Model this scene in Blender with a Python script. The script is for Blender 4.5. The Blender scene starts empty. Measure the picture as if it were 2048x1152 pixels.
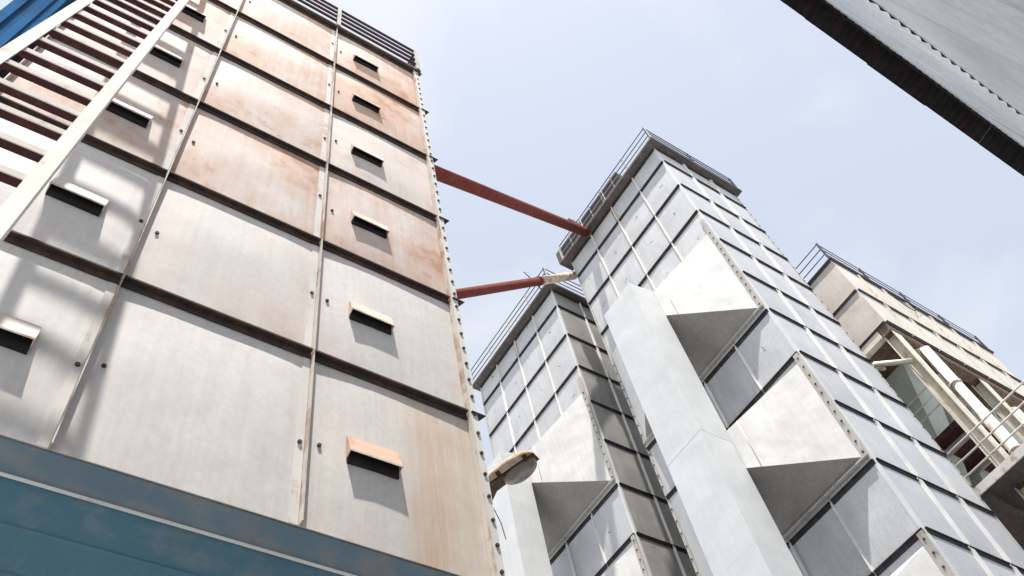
import bpy, math, random
from mathutils import Matrix, Vector
random.seed(7)
R = math.radians
scene = bpy.context.scene
COL = scene.collection

# ------------------------------------------------------------------ camera
CAM_H = 1.6
cam_data = bpy.data.cameras.new('camera')
cam = bpy.data.objects.new('camera', cam_data)
COL.objects.link(cam)
cam_data.sensor_width = 36.0
cam_data.lens = 1774.6 / 2048 * 36.0
cam_data.clip_start = 0.02
cam_data.clip_end = 6000
right = Vector((0.83491634, -0.53092429, -0.14503137))
down = Vector((0.38939935, 0.75606106, -0.52606066))
fwd = Vector((0.38895096, 0.38274152, 0.83798931))
up = -down
cam.matrix_world = Matrix(((right.x, up.x, -fwd.x, 0), (right.y, up.y, -fwd.y, 0),
                           (right.z, up.z, -fwd.z, CAM_H), (0, 0, 0, 1)))
scene.camera = cam

# ------------------------------------------------------------------ light
SUN_TRAVEL = Vector((0.80, 1.0, -4.3)).normalized()
world = bpy.data.worlds.new('World')
scene.world = world
world.use_nodes = True
wn, wl = world.node_tree.nodes, world.node_tree.links
wn.clear()
w_out = wn.new('ShaderNodeOutputWorld')
w_bg = wn.new('ShaderNodeBackground')
w_sky = wn.new('ShaderNodeTexSky')
w_sky.sky_type = 'NISHITA'
w_sky.sun_disc = False
to_sun = -SUN_TRAVEL
w_sky.sun_elevation = math.asin(to_sun.z)
w_sky.sun_rotation = math.atan2(to_sun.x, to_sun.y)
w_sky.air_density = 1.0
w_sky.dust_density = 3.0
w_sky.ozone_density = 1.0
w_tc = wn.new('ShaderNodeTexCoord')
w_map = wn.new('ShaderNodeMapping')
w_map.inputs['Scale'].default_value = (1, 1, 1.7)
w_map.inputs['Location'].default_value = (13.073, 15.4208, 6.4142)
w_n = wn.new('ShaderNodeTexNoise')
w_n.inputs['Scale'].default_value = 2.6
w_n.inputs['Detail'].default_value = 7
w_n.inputs['Roughness'].default_value = 0.52
w_n.inputs['Distortion'].default_value = 0.25
w_r = wn.new('ShaderNodeValToRGB')
w_r.color_ramp.elements[0].position = 0.43
w_r.color_ramp.elements[0].color = (0, 0, 0, 1)
w_r.color_ramp.elements[1].position = 0.60
w_r.color_ramp.elements[1].color = (0.62, 0.62, 0.62, 1)
w_haze = wn.new('ShaderNodeMix')
w_haze.data_type = 'RGBA'
w_haze.inputs['Factor'].default_value = 0.70
w_haze.inputs['B'].default_value = (3.08, 3.30, 3.64, 1)
w_mix = wn.new('ShaderNodeMix')
w_mix.data_type = 'RGBA'
w_mix.inputs['B'].default_value = (3.85, 3.92, 4.0, 1)
wl.new(w_tc.outputs['Generated'], w_map.inputs['Vector'])
wl.new(w_map.outputs['Vector'], w_n.inputs['Vector'])
wl.new(w_n.outputs['Fac'], w_r.inputs['Fac'])
wl.new(w_sky.outputs['Color'], w_haze.inputs['A'])
wl.new(w_haze.outputs['Result'], w_mix.inputs['A'])
wl.new(w_r.outputs['Color'], w_mix.inputs['Factor'])
wl.new(w_mix.outputs['Result'], w_bg.inputs['Color'])
w_bg.inputs['Strength'].default_value = 0.097
wl.new(w_bg.outputs['Background'], w_out.inputs['Surface'])

sun_data = bpy.data.lights.new('sun', 'SUN')
sun_data.energy = 3.6
sun_data.angle = R(0.8)
sun_data.color = (1.0, 0.955, 0.89)
sun = bpy.data.objects.new('sun', sun_data)
COL.objects.link(sun)
sun.rotation_euler = SUN_TRAVEL.to_track_quat('-Z', 'Y').to_euler()

vs = scene.view_settings
vs.view_transform = 'Standard'
vs.look = 'None'
vs.gamma = 1.0
vs.use_curve_mapping = False
vs.exposure = 1.38
scene.cycles.max_bounces = 8

# ------------------------------------------------------------------ materials
def newmat(name):
    m = bpy.data.materials.new(name)
    m.use_nodes = True
    nt = m.node_tree
    b = nt.nodes['Principled BSDF']
    return m, nt, b

def N(nt, t, **kw):
    n = nt.nodes.new(t)
    for k, v in kw.items():
        if k.startswith('i_'):
            key = k[2:].replace('_', ' ')
            n.inputs[int(key) if key.isdigit() else key].default_value = v
        else:
            setattr(n, k, v)
    return n

def ramp(nt, src, stops):
    r = nt.nodes.new('ShaderNodeValToRGB')
    e = r.color_ramp.elements
    while len(e) < len(stops):
        e.new(0.5)
    for el, (p, c) in zip(e, stops):
        el.position = p
        el.color = (c[0], c[1], c[2], 1) if not isinstance(c, (int, float)) else (c, c, c, 1)
    nt.links.new(src, r.inputs['Fac'])
    return r.outputs['Color']

def mixc(nt, fac, a, b, blend='MIX'):
    m = nt.nodes.new('ShaderNodeMix')
    m.data_type = 'RGBA'
    m.blend_type = blend
    for key, v in (('Factor', fac), ('A', a), ('B', b)):
        if isinstance(v, (int, float)):
            m.inputs[key].default_value = v
        elif isinstance(v, tuple):
            m.inputs[key].default_value = (v[0], v[1], v[2], 1)
        else:
            nt.links.new(v, m.inputs[key])
    return m.outputs['Result']

def mathn(nt, op, a, b=0.0, clamp=False):
    m = nt.nodes.new('ShaderNodeMath')
    m.operation = op
    m.use_clamp = clamp
    for i, v in enumerate((a, b)):
        if isinstance(v, (int, float)):
            m.inputs[i].default_value = v
        else:
            nt.links.new(v, m.inputs[i])
    return m.outputs[0]

def coords(nt, scale=(1, 1, 1), world=False):
    """object position plus a per object random shift so that alike pieces differ"""
    tc = nt.nodes.new('ShaderNodeTexCoord')
    oi = nt.nodes.new('ShaderNodeObjectInfo')
    mp = nt.nodes.new('ShaderNodeMapping')
    mp.inputs['Scale'].default_value = scale
    nt.links.new(tc.outputs['Object'], mp.inputs['Vector'])
    if world:
        va = nt.nodes.new('ShaderNodeVectorMath')
        va.operation = 'SCALE'
        va.inputs['Scale'].default_value = 1.0
    sc = nt.nodes.new('ShaderNodeVectorMath')
    sc.operation = 'SCALE'
    comb = nt.nodes.new('ShaderNodeCombineXYZ')
    for i in range(3):
        nt.links.new(oi.outputs['Random'], comb.inputs[i])
    nt.links.new(comb.outputs[0], sc.inputs[0])
    sc.inputs['Scale'].default_value = 37.0
    ad = nt.nodes.new('ShaderNodeVectorMath')
    ad.operation = 'ADD'
    nt.links.new(mp.outputs['Vector'], ad.inputs[0])
    nt.links.new(sc.outputs[0], ad.inputs[1])
    return ad.outputs[0], oi.outputs['Random']

def noise(nt, vec, scale, detail=5, rough=0.55, dist=0.0):
    n = nt.nodes.new('ShaderNodeTexNoise')
    n.inputs['Scale'].default_value = scale
    n.inputs['Detail'].default_value = detail
    n.inputs['Roughness'].default_value = rough
    n.inputs['Distortion'].default_value = dist
    nt.links.new(vec, n.inputs['Vector'])
    return n.outputs['Fac']

def bump(nt, b, h, strength=0.2, distance=0.02):
    bp = nt.nodes.new('ShaderNodeBump')
    bp.inputs['Strength'].default_value = strength
    bp.inputs['Distance'].default_value = distance
    nt.links.new(h, bp.inputs['Height'])
    nt.links.new(bp.outputs['Normal'], b.inputs['Normal'])

def sheet_metal(name, base, dark, rusted=False, metallic=0.25, rough=0.5, vary=0.1, rust_col=((0.45, 0.265, 0.175), (0.33, 0.15, 0.075)),
                dent=0.12, dent_scale=2.2, mott=0.5, spec=0.5, grime=0.35, grime_col=(0.60, 0.57, 0.53)):
    """galvanised sheet: spangle, vertical run-off streaks, optional rust driven by the object's own 'rust' value"""
    m, nt, b = newmat(name)
    v, rnd = coords(nt)
    vs_, _ = coords(nt, (7.0, 7.0, 0.55))
    cloud = noise(nt, v, 1.6, 6, 0.6)
    fine = noise(nt, v, 22, 5, 0.65)
    streak = noise(nt, vs_, 2.2, 6, 0.6)
    f1 = mathn(nt, 'ADD', mathn(nt, 'MULTIPLY', cloud, 0.6), mathn(nt, 'MULTIPLY', streak, 0.4))
    c = mixc(nt, ramp(nt, f1, [(0.36, 0.0), (0.64, 1.0)]), dark, base)
    c = mixc(nt, mott, c, ramp(nt, fine, [(0.3, 0.72), (0.7, 1.0)]), 'MULTIPLY')
    # tone of the single sheet
    tone = mathn(nt, 'ADD', mathn(nt, 'MULTIPLY', rnd, vary), 1.0 - vary)
    tc_ = nt.nodes.new('ShaderNodeCombineXYZ')
    for i in range(3):
        nt.links.new(tone, tc_.inputs[i])
    c = mixc(nt, 1.0, c, tc_.outputs[0], 'MULTIPLY')
    vg, _ = coords(nt, (26.0, 26.0, 0.9))
    gr = ramp(nt, mathn(nt, 'ADD', mathn(nt, 'MULTIPLY', noise(nt, vg, 1.0, 5, 0.62), 0.6), mathn(nt, 'MULTIPLY', noise(nt, v, 0.9, 4, 0.6), 0.4)), [(0.42, 0.0), (0.66, 1.0)])
    c = mixc(nt, mathn(nt, 'MULTIPLY', gr, grime), c, mixc(nt, 1.0, c, grime_col, 'MULTIPLY'))
    b.inputs['Specular IOR Level'].default_value = spec
    rr = rough
    if rusted:
        at = N(nt, 'ShaderNodeAttribute', attribute_type='OBJECT', attribute_name='rust')
        st = N(nt, 'ShaderNodeAttribute', attribute_type='OBJECT', attribute_name='streak')
        big = noise(nt, v, 1.15, 8, 0.66, 0.3)
        te = nt.nodes.new('ShaderNodeTexCoord')
        se = nt.nodes.new('ShaderNodeSeparateXYZ')
        nt.links.new(te.outputs['Object'], se.inputs[0])
        ed = mathn(nt, 'MINIMUM', mathn(nt, 'SUBTRACT', 1.22, se.outputs[0]), mathn(nt, 'ADD', se.outputs[2], 0.0))
        edge = ramp(nt, mathn(nt, 'DIVIDE', ed, 0.8), [(0.0, 1.0), (1.0, 0.0)])
        big = mathn(nt, 'ADD', big, mathn(nt, 'SUBTRACT', mathn(nt, 'MULTIPLY', edge, 0.13), 0.04))
        veil = mathn(nt, 'MULTIPLY', at.outputs['Fac'],
                     ramp(nt, mathn(nt, 'ADD', mathn(nt, 'MULTIPLY', big, 0.65), mathn(nt, 'MULTIPLY', streak, 0.35)),
                          [(0.38, 0.30), (0.60, 1.0)]), True)
        c = mixc(nt, mathn(nt, 'MULTIPLY', veil, 0.80), c, rust_col[0])
        sharp = noise(nt, v, 5.5, 9, 0.72)
        spots = mathn(nt, 'MULTIPLY', ramp(nt, mathn(nt, 'ADD', mathn(nt, 'MULTIPLY', sharp, 0.55), mathn(nt, 'MULTIPLY', big, 0.45)),
                                           [(0.545, 0.0), (0.62, 1.0)]), mathn(nt, 'MULTIPLY', at.outputs['Fac'], 1.0))
        c = mixc(nt, mathn(nt, 'MULTIPLY', spots, 0.55), c, rust_col[1])
        # heavy run of rust down one side of a sheet that carries a 'streak' value
        tco = nt.nodes.new('ShaderNodeTexCoord')
        sx = nt.nodes.new('ShaderNodeSeparateXYZ')
        nt.links.new(tco.outputs['Object'], sx.inputs[0])
        wob = mathn(nt, 'ADD', sx.outputs[0], mathn(nt, 'MULTIPLY', mathn(nt, 'SUBTRACT', cloud, 0.5), 0.35))
        band = ramp(nt, wob, [(0.58, 0.0), (0.76, 1.0), (0.86, 1.0), (1.05, 0.0)])
        low = ramp(nt, mathn(nt, 'DIVIDE', sx.outputs[2], 1.5), [(0.05, 1.0), (0.95, 0.55)])
        vst, _ = coords(nt, (9.0, 9.0, 0.35))
        fil = ramp(nt, noise(nt, vst, 2.0, 7, 0.62), [(0.32, 0.25), (0.62, 1.0)])
        run = mathn(nt, 'MULTIPLY', mathn(nt, 'MULTIPLY', band, fil), mathn(nt, 'MULTIPLY', low, st.outputs['Fac']))
        c = mixc(nt, mathn(nt, 'MULTIPLY', run, 0.70), c, (0.47, 0.26, 0.14))
        side = ramp(nt, mathn(nt, 'DIVIDE', sx.outputs[0], 1.25), [(0.35, 0.0), (0.9, 1.0)])
        stain = mathn(nt, 'MULTIPLY', mathn(nt, 'MULTIPLY', side, st.outputs['Fac']), ramp(nt, noise(nt, vst, 1.3, 6, 0.6), [(0.35, 0.1), (0.65, 0.9)]))
        c = mixc(nt, mathn(nt, 'MULTIPLY', stain, 0.6), c, (0.46, 0.36, 0.22))
        mt = mathn(nt, 'MULTIPLY', mathn(nt, 'SUBTRACT', 1.0, veil), metallic)
        nt.links.new(mt, b.inputs['Metallic'])
    else:
        b.inputs['Metallic'].default_value = metallic
    nt.links.new(c, b.inputs['Base Color'])
    r_ = mathn(nt, 'ADD', mathn(nt, 'MULTIPLY', fine, 0.16), rr - 0.08)
    nt.links.new(r_, b.inputs['Roughness'])
    h = mathn(nt, 'ADD', mathn(nt, 'MULTIPLY', noise(nt, v, dent_scale, 2, 0.4), 1.0), mathn(nt, 'MULTIPLY', fine, 0.03))
    bump(nt, b, h, dent, 0.25)
    return m

def painted(name, base, wear, wear_amt=0.35, rough=0.45, metallic=0.0, scale=6.0, streaks=(5, 5, 0.6), spec=0.25):
    m, nt, b = newmat(name)
    v, rnd = coords(nt)
    v2, _ = coords(nt, streaks)
    a = noise(nt, v, scale, 8, 0.68)
    s = noise(nt, v2, 2.0, 6, 0.6)
    f = mathn(nt, 'ADD', mathn(nt, 'MULTIPLY', a, 0.55), mathn(nt, 'MULTIPLY', s, 0.45))
    lo = 0.60 - wear_amt * 0.3
    c = mixc(nt, ramp(nt, f, [(lo, 0.0), (lo + 0.12, 1.0)]), base, wear)
    c = mixc(nt, 0.7, c, ramp(nt, noise(nt, v, 1.4, 5, 0.6), [(0.3, 0.7), (0.7, 1.0)]), 'MULTIPLY')
    nt.links.new(c, b.inputs['Base Color'])
    b.inputs['Metallic'].default_value = metallic
    b.inputs['Specular IOR Level'].default_value = spec
    nt.links.new(mathn(nt, 'ADD', mathn(nt, 'MULTIPLY', a, 0.2), rough + 0.05), b.inputs['Roughness'])
    bump(nt, b, a, 0.15, 0.01)
    return m

M = {}
M['rusty_sheet'] = sheet_metal('weathered_rusty_sheet', (0.735, 0.73, 0.715), (0.625, 0.62, 0.61), True, 0.04, 0.72, 0.07, dent=0.03, spec=0.15, grime=0.22)
M['rusty_steel'] = painted('worn_pale_steel', (0.56, 0.51, 0.45), (0.33, 0.19, 0.11), 0.4, 0.6)
M['strip'] = painted('pale_joint_strip', (0.66, 0.645, 0.62), (0.42, 0.27, 0.18), 0.16, 0.7, spec=0.1)
M['ledge_rust_shade'] = painted('shaded_rusted_angle', (0.045, 0.033, 0.030), (0.085, 0.05, 0.036), 0.5, 0.7)  # rusted steel, coloured darker to carry the shade under the ledges
M['shade_fill'] = painted('black_shade_fill', (0.02, 0.02, 0.022), (0.035, 0.03, 0.028), 0.3, 0.8)  # near-black colour standing in for shade in the vents and trunk gap
M['galv'] = sheet_metal('galvanised_panel', (0.58, 0.59, 0.60), (0.49, 0.50, 0.51), False, 0.22, 0.55, 0.10, dent=0.09, dent_scale=1.2, spec=0.3, grime=0.4, grime_col=(0.72, 0.72, 0.72))
M['galv_side'] = sheet_metal('bluish_galvanised_panel', (0.575, 0.59, 0.61), (0.49, 0.505, 0.525), False, 0.22, 0.55, 0.10, dent=0.08, dent_scale=1.2, spec=0.3, grime=0.4, grime_col=(0.75, 0.75, 0.76))
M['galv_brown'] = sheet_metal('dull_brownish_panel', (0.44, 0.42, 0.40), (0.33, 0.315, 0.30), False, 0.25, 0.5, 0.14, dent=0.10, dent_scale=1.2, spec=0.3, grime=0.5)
M['galv_new'] = sheet_metal('bright_galvanised_duct', (0.63, 0.64, 0.64), (0.57, 0.58, 0.585), False, 0.25, 0.5, 0.015, grime=0.25, grime_col=(0.8, 0.8, 0.8), dent=0.18, dent_scale=0.9, mott=0.25)
M['white_sheet'] = sheet_metal('white_hood_sheet', (0.61, 0.61, 0.60), (0.51, 0.51, 0.50), False, 0.0, 0.7, 0.05, dent=0.17, dent_scale=1.4, mott=0.3, spec=0.12, grime=0.3, grime_col=(0.8, 0.79, 0.77))
M['hood_under'] = sheet_metal('shaded_dusty_hood_underside', (0.28, 0.27, 0.26), (0.20, 0.19, 0.185), False, 0.1, 0.6, 0.1)  # dusty sheet, darkened further to carry the shade below the hoods
M['ledge_grey'] = painted('dark_grey_angle', (0.028, 0.028, 0.032), (0.06, 0.05, 0.045), 0.4, 0.6)
M['rib_white'] = painted('pale_steel_rib', (0.74, 0.735, 0.72), (0.52, 0.46, 0.40), 0.06, 0.6, spec=0.1)
M['flange'] = painted('dusty_flange', (0.42, 0.40, 0.37), (0.27, 0.21, 0.17), 0.25, 0.65)
M['mark'] = painted('faded_marker_ink', (0.22, 0.22, 0.23), (0.35, 0.35, 0.35), 0.4, 0.8)
M['rust_patch'] = painted('rust_run', (0.26, 0.12, 0.08), (0.45, 0.36, 0.31), 0.45, 0.9, streaks=(14, 14, 0.5), spec=0.05)
M['bolt'] = painted('dark_bolt', (0.05, 0.035, 0.03), (0.11, 0.05, 0.03), 0.4, 0.6)
M['cream_sheet'] = sheet_metal('cream_weathered_sheet', (0.66, 0.655, 0.63), (0.56, 0.555, 0.53), True, 0.05, 0.65, 0.06, spec=0.2, dent=0.04, grime=0.3)
M['cream_steel'] = painted('cream_steel', (0.66, 0.62, 0.53), (0.36, 0.27, 0.19), 0.25, 0.55)
M['green_grey'] = sheet_metal('green_grey_inner_sheet', (0.50, 0.54, 0.50), (0.38, 0.42, 0.39), False, 0.1, 0.55, 0.12)
M['maroon'] = painted('maroon_painted_steel', (0.055, 0.016, 0.020), (0.10, 0.045, 0.035), 0.4, 0.6)
M['brown_steel'] = painted('brown_primed_steel', (0.17, 0.115, 0.09), (0.25, 0.20, 0.16), 0.4, 0.7)
M['pipe_red'] = painted('red_oxide_pipe', (0.150, 0.035, 0.030), (0.14, 0.06, 0.05), 0.35, 0.75, spec=0.08)
M['pipe_beige'] = painted('beige_pipe', (0.55, 0.49, 0.40), (0.32, 0.17, 0.11), 0.4, 0.55)
M['rail_blue'] = painted('dark_blue_grey_railing', (0.060, 0.065, 0.10), (0.10, 0.06, 0.07), 0.3, 0.5)
M['rail_maroon'] = painted('dark_maroon_railing', (0.070, 0.045, 0.065), (0.11, 0.06, 0.06), 0.3, 0.5)
M['rail_pale'] = painted('pale_railing', (0.60, 0.58, 0.55), (0.35, 0.25, 0.18), 0.25, 0.5)
M['deck'] = painted('dark_grating_steel', (0.075, 0.070, 0.072), (0.12, 0.10, 0.09), 0.4, 0.7)
M['ladder'] = painted('pale_pink_primer_ladder', (0.72, 0.66, 0.62), (0.46, 0.33, 0.28), 0.14, 0.7, spec=0.05)
M['rung'] = painted('maroon_ladder_rung', (0.50, 0.42, 0.38), (0.25, 0.12, 0.10), 0.3, 0.55)
M['blue'] = painted('blue_painted_steel', (0.095, 0.205, 0.27), (0.19, 0.255, 0.295), 0.34, 0.5, streaks=(0.5, 5, 3))
M['blue_dusty'] = painted('dusty_blue_steel', (0.16, 0.24, 0.29), (0.25, 0.27, 0.28), 0.5, 0.7, streaks=(0.6, 5, 3))
M['blue_deep'] = painted('deep_blue_casing', (0.045, 0.14, 0.30), (0.06, 0.10, 0.16), 0.3, 0.85, spec=0.0)
M['lamp_body'] = painted('rusty_lamp_body', (0.62, 0.55, 0.45), (0.50, 0.25, 0.11), 0.50, 0.8, scale=9, spec=0.05)
M['lamp_dark'] = painted('lamp_gasket', (0.05, 0.03, 0.02), (0.10, 0.05, 0.02), 0.4, 0.6)
M['wall_tin'] = sheet_metal('old_tin_wall', (0.74, 0.785, 0.835), (0.60, 0.64, 0.685), False, 0.45, 0.33, 0.06, mott=0.8, dent=0.05, grime=0.7, grime_col=(0.7, 0.7, 0.7))
M['roof_under'] = painted('near_black_roof_underside', (0.010, 0.008, 0.009), (0.022, 0.016, 0.016), 0.4, 0.8)  # near-black colour shared by roof sheets, wall plate and back wall
M['cable'] = painted('black_cable', (0.02, 0.02, 0.02), (0.03, 0.03, 0.03), 0.2, 0.5)

m, nt, b = newmat('lamp_bowl_glass')
b.inputs['Base Color'].default_value = (0.30, 0.28, 0.26, 1)
b.inputs['Roughness'].default_value = 0.18
b.inputs['Transmission Weight'].default_value = 0.35
v, _ = coords(nt)
nt.links.new(ramp(nt, noise(nt, v, 9, 6), [(0.35, (0.30, 0.28, 0.26)), (0.65, (0.14, 0.10, 0.085))]), b.inputs['Base Color'])
M['glass'] = m

m, nt, b = newmat('yard_concrete')
tc = nt.nodes.new('ShaderNodeTexCoord')
a = noise(nt, tc.outputs['Object'], 0.6, 8, 0.65)
a2 = noise(nt, tc.outputs['Object'], 14, 6, 0.65)
c = ramp(nt, mathn(nt, 'ADD', mathn(nt, 'MULTIPLY', a, 0.6), mathn(nt, 'MULTIPLY', a2, 0.4)), [(0.35, (0.36, 0.36, 0.355)), (0.65, (0.48, 0.48, 0.47))])
nt.links.new(c, b.inputs['Base Color'])
b.inputs['Roughness'].default_value = 0.9
bump(nt, b, a2, 0.3, 0.02)
M['ground'] = m

# ------------------------------------------------------------------ mesh helpers
class MB:
    def __init__(self):
        self.v, self.f, self.s = [], [], []
    def poly(self, pts, smooth=False):
        i = len(self.v)
        self.v += [tuple(p) for p in pts]
        self.f.append(tuple(range(i, i + len(pts))))
        self.s.append(smooth)
    def box(self, a, b_):
        x0, y0, z0 = a
        x1, y1, z1 = b_
        i = len(self.v)
        self.v += [(x0, y0, z0), (x1, y0, z0), (x1, y1, z0), (x0, y1, z0), (x0, y0, z1), (x1, y0, z1), (x1, y1, z1), (x0, y1, z1)]
        for q in ((0, 3, 2, 1), (4, 5, 6, 7), (0, 1, 5, 4), (1, 2, 6, 5), (2, 3, 7, 6), (3, 0, 4, 7)):
            self.f.append(tuple(i + k for k in q))
            self.s.append(False)
        return self
    def hexa(self, p):
        """eight points: bottom ring then top ring"""
        i = len(self.v)
        self.v += [tuple(q) for q in p]
        for q in ((0, 3, 2, 1), (4, 5, 6, 7), (0, 1, 5, 4), (1, 2, 6, 5), (2, 3, 7, 6), (3, 0, 4, 7)):
            self.f.append(tuple(i + k for k in q))
            self.s.append(False)
        return self
    def tube(self, a, b_, r, n=10, r2=None, caps=True):
        a, b_ = Vector(a), Vector(b_)
        d = (b_ - a).normalized()
        t = Vector((0, 0, 1)) if abs(d.z) < 0.9 else Vector((1, 0, 0))
        u = d.cross(t).normalized()
        w = d.cross(u)
        i = len(self.v)
        for p, rr in ((a, r), (b_, r if r2 is None else r2)):
            for k in range(n):
                an = 2 * math.pi * k / n
                self.v.append(tuple(p + u * math.cos(an) * rr + w * math.sin(an) * rr))
        for k in range(n):
            k2 = (k + 1) % n
            self.f.append((i + k, i + k2, i + n + k2, i + n + k))
            self.s.append(True)
        if caps:
            self.f.append(tuple(i + k for k in range(n))[::-1]); self.s.append(False)
            self.f.append(tuple(i + n + k for k in range(n))); self.s.append(False)
        return self
    def mesh(self, name):
        me = bpy.data.meshes.new(name)
        me.from_pydata(self.v, [], self.f)
        me.polygons.foreach_set('use_smooth', self.s)
        me.validate()
        me.update()
        import bmesh
        bm = bmesh.new()
        bm.from_mesh(me)
        bmesh.ops.recalc_face_normals(bm, faces=bm.faces)
        bm.to_mesh(me)
        bm.free()
        return me

def put(name, me, mat, parent=None, loc=(0, 0, 0), rz=0.0, **props):
    if isinstance(me, MB):
        me = me.mesh(name)
    if not me.materials:
        me.materials.append(M[mat] if isinstance(mat, str) else mat)
    o = bpy.data.objects.new(name, me)
    COL.objects.link(o)
    if parent is not None:
        o.parent = parent
    o.location = loc
    o.rotation_euler = (0, 0, rz)
    for k, val in props.items():
        o[k] = val
    return o

def thing(name, label, cat, loc=(0, 0, 0), group=None):
    o = bpy.data.objects.new(name, None)
    o.empty_display_size = 0.3
    COL.objects.link(o)
    o.location = loc
    o['label'] = label
    o['category'] = cat
    if group:
        o['group'] = group
    return o

_cache = {}
def cached(key, fn):
    if key not in _cache:
        _cache[key] = fn()
    return _cache[key]

def panel_mesh(w, h, bulge, seed, n=8):
    """sheet with folded rim; belly swells out (towards local -y)"""
    rnd = random.Random(seed)
    mb = MB()
    ph1, ph2 = rnd.uniform(0, 6), rnd.uniform(0, 6)
    def off(u, t):
        s = (math.sin(math.pi * u) * math.sin(math.pi * t)) ** 0.8
        return -bulge * s * (1 + 0.25 * math.sin(2.2 * u * math.pi + ph1) + 0.2 * math.sin(2.6 * t * math.pi + ph2))
    idx = {}
    for i in range(n + 1):
        for j in range(n + 1):
            u, t = i / n, j / n
            idx[i, j] = len(mb.v)
            mb.v.append((u * w, off(u, t), t * h))
    for i in range(n):
        for j in range(n):
            mb.f.append((idx[i, j], idx[i + 1, j], idx[i + 1, j + 1], idx[i, j + 1]))
            mb.s.append(True)
    d = 0.02
    for (a, b_) in (((0, 0), (w, 0)), ((w, 0), (w, h)), ((w, h), (0, h)), ((0, h), (0, 0))):
        mb.poly([(a[0], 0, a[1]), (b_[0], 0, b_[1]), (b_[0], d, b_[1]), (a[0], d, a[1])])
    return mb

def bolt_mesh(r=0.014, l=0.014):
    return MB().tube((0, 0.004, 0), (0, -l, 0), r, 6)

# ------------------------------------------------------------------ ground
g = MB()
g.poly([(-600, -600, 0), (600, -600, 0), (600, 600, 0), (-600, 600, 0)])
o = put('ground', g, 'ground')
o['kind'] = 'structure'

# ------------------------------------------------------------------ panelled face of a tower
def face(parent, base, origin, rz, cols, zs, sheet, ledge, rib, ledge_d=0.075, ledge_h=0.012, rib_d=0.085, rib_w=0.008,
         bulge=0.02, rust=None, skip=(), rib_skip=(), ledge_cols=None, end_ribs=True, variants=3, streak=None, flange=None, rib_taper=False, ledge_leg=0.06):
    """cols: local x of the seams, zs: heights of the ledges. Local frame: x along the wall, -y outwards."""
    c, s = math.cos(rz), math.sin(rz)
    ox, oy = origin[0] - base[0], origin[1] - base[1]
    def W(x, y):
        return ox + x * c - y * s, oy + x * s + y * c
    for i in range(len(cols) - 1):
        w = cols[i + 1] - cols[i] - 0.012
        for j in range(len(zs) - 1):
            if (i, j) in skip:
                continue
            h = zs[j + 1] - zs[j] - 0.010
            vi = (i * 5 + j * 3) % variants
            me = cached(('panel', round(w, 3), round(h, 3), bulge, vi, sheet), lambda: panel_mesh(w, h, bulge, vi + 1).mesh('panel'))
            x, y = W(cols[i] + 0.006, 0)
            ob = put('panel', me, sheet, parent, (x, y, zs[j] + 0.005), rz)
            ob['rust'] = 0.1 if rust is None else rust(i, j)
            if streak and (i, j) in streak:
                ob['streak'] = streak[(i, j)]
    # ledges: thin shelf with a short lip turned up at its outer edge and a rolled foot on the wall
    for j in range(len(zs)):
        for i in range(len(cols) - 1):
            if ledge_cols and (i, j) not in ledge_cols:
                continue
            w = cols[i + 1] - cols[i]
            def mk():
                mb = MB()
                mb.box((rib_w, -ledge_d, -0.006), (w - rib_w, 0.03, 0.0))
                mb.box((rib_w, -ledge_d, 0.0), (w - rib_w, -ledge_d + 0.005, ledge_h))
                mb.box((rib_w, -0.014, -0.0061 - ledge_leg), (w - rib_w, -0.004, -0.0061))
                return mb.mesh('ledge')
            x, y = W(cols[i], 0)
            put('ledge', cached(('ledge', round(w, 3), ledge_d, ledge_h, ledge, ledge_leg), mk), ledge, parent, (x, y, zs[j]), rz)
    for i in range(len(cols)):
        if not end_ribs and i in (0, len(cols) - 1):
            continue
        for j in range(len(zs) - 1):
            if (i, j) in rib_skip:
                continue
            h = zs[j + 1] - zs[j]
            def mk():
                mb = MB()
                a = rib_w / 2
                if rib_taper:
                    tp = 0.10
                    prof = [(-a, 0.01, 0.008), (a, 0.01, 0.008), (a, -rib_d, 0.008), (-a, -rib_d, 0.008)]
                    top = [(-a, 0.01, h - 0.008), (a, 0.01, h - 0.008), (a, -rib_d * 0.35, h - 0.008), (-a, -rib_d * 0.35, h - 0.008)]
                    mid = [(p[0], p[1], h - tp) for p in prof]
                    mb.hexa(prof + mid)
                    mb.hexa(mid + top)
                    mb.box((-0.020, -0.006, 0.01), (0.020, 0.004, h - 0.02))
                else:
                    mb.box((-a, -rib_d, 0.0), (a, 0.01, h))
                return mb.mesh('rib')
            x, y = W(cols[i], 0)
            put('rib', cached(('rib', round(h, 3), rib_d, rib_w, rib, rib_taper), mk), rib, parent, (x, y, zs[j]), rz)

def railing(parent, p0, p1, z, height=0.8, rails=3, posts=None, mat='rail_blue', post_mat=None, r=0.018, bottom=0.2):
    """a part of its tower; rails and posts are sub-parts"""
    rl = bpy.data.objects.new('railing', None)
    COL.objects.link(rl)
    rl.parent = parent
    rl.location = (p0[0], p0[1], z)
    d = Vector((p1[0] - p0[0], p1[1] - p0[1], 0))
    L = d.length
    rz = math.atan2(d.y, d.x)
    n = posts or max(2, int(L / 1.6) + 1)
    for k in range(rails):
        hz = bottom + (height - bottom) * k / max(1, rails - 1)
        put('rail', cached(('rail', round(L, 3), r, mat), lambda: MB().tube((0, 0, 0), (L, 0, 0), r, 8).mesh('rail')), mat, rl, (0, 0, hz), rz)
    for k in range(n):
        q = d * (k / (n - 1))
        put('post', cached(('post', height, r, post_mat or mat), lambda: MB().box((-0.028, -0.024, 0), (-0.021, 0.024, height + 0.02)).box((-0.0209, -0.024, 0), (0.024, -0.017, height + 0.02)).mesh('post')),
            post_mat or mat, rl, (q.x, q.y, 0), rz)
    return rl

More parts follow.
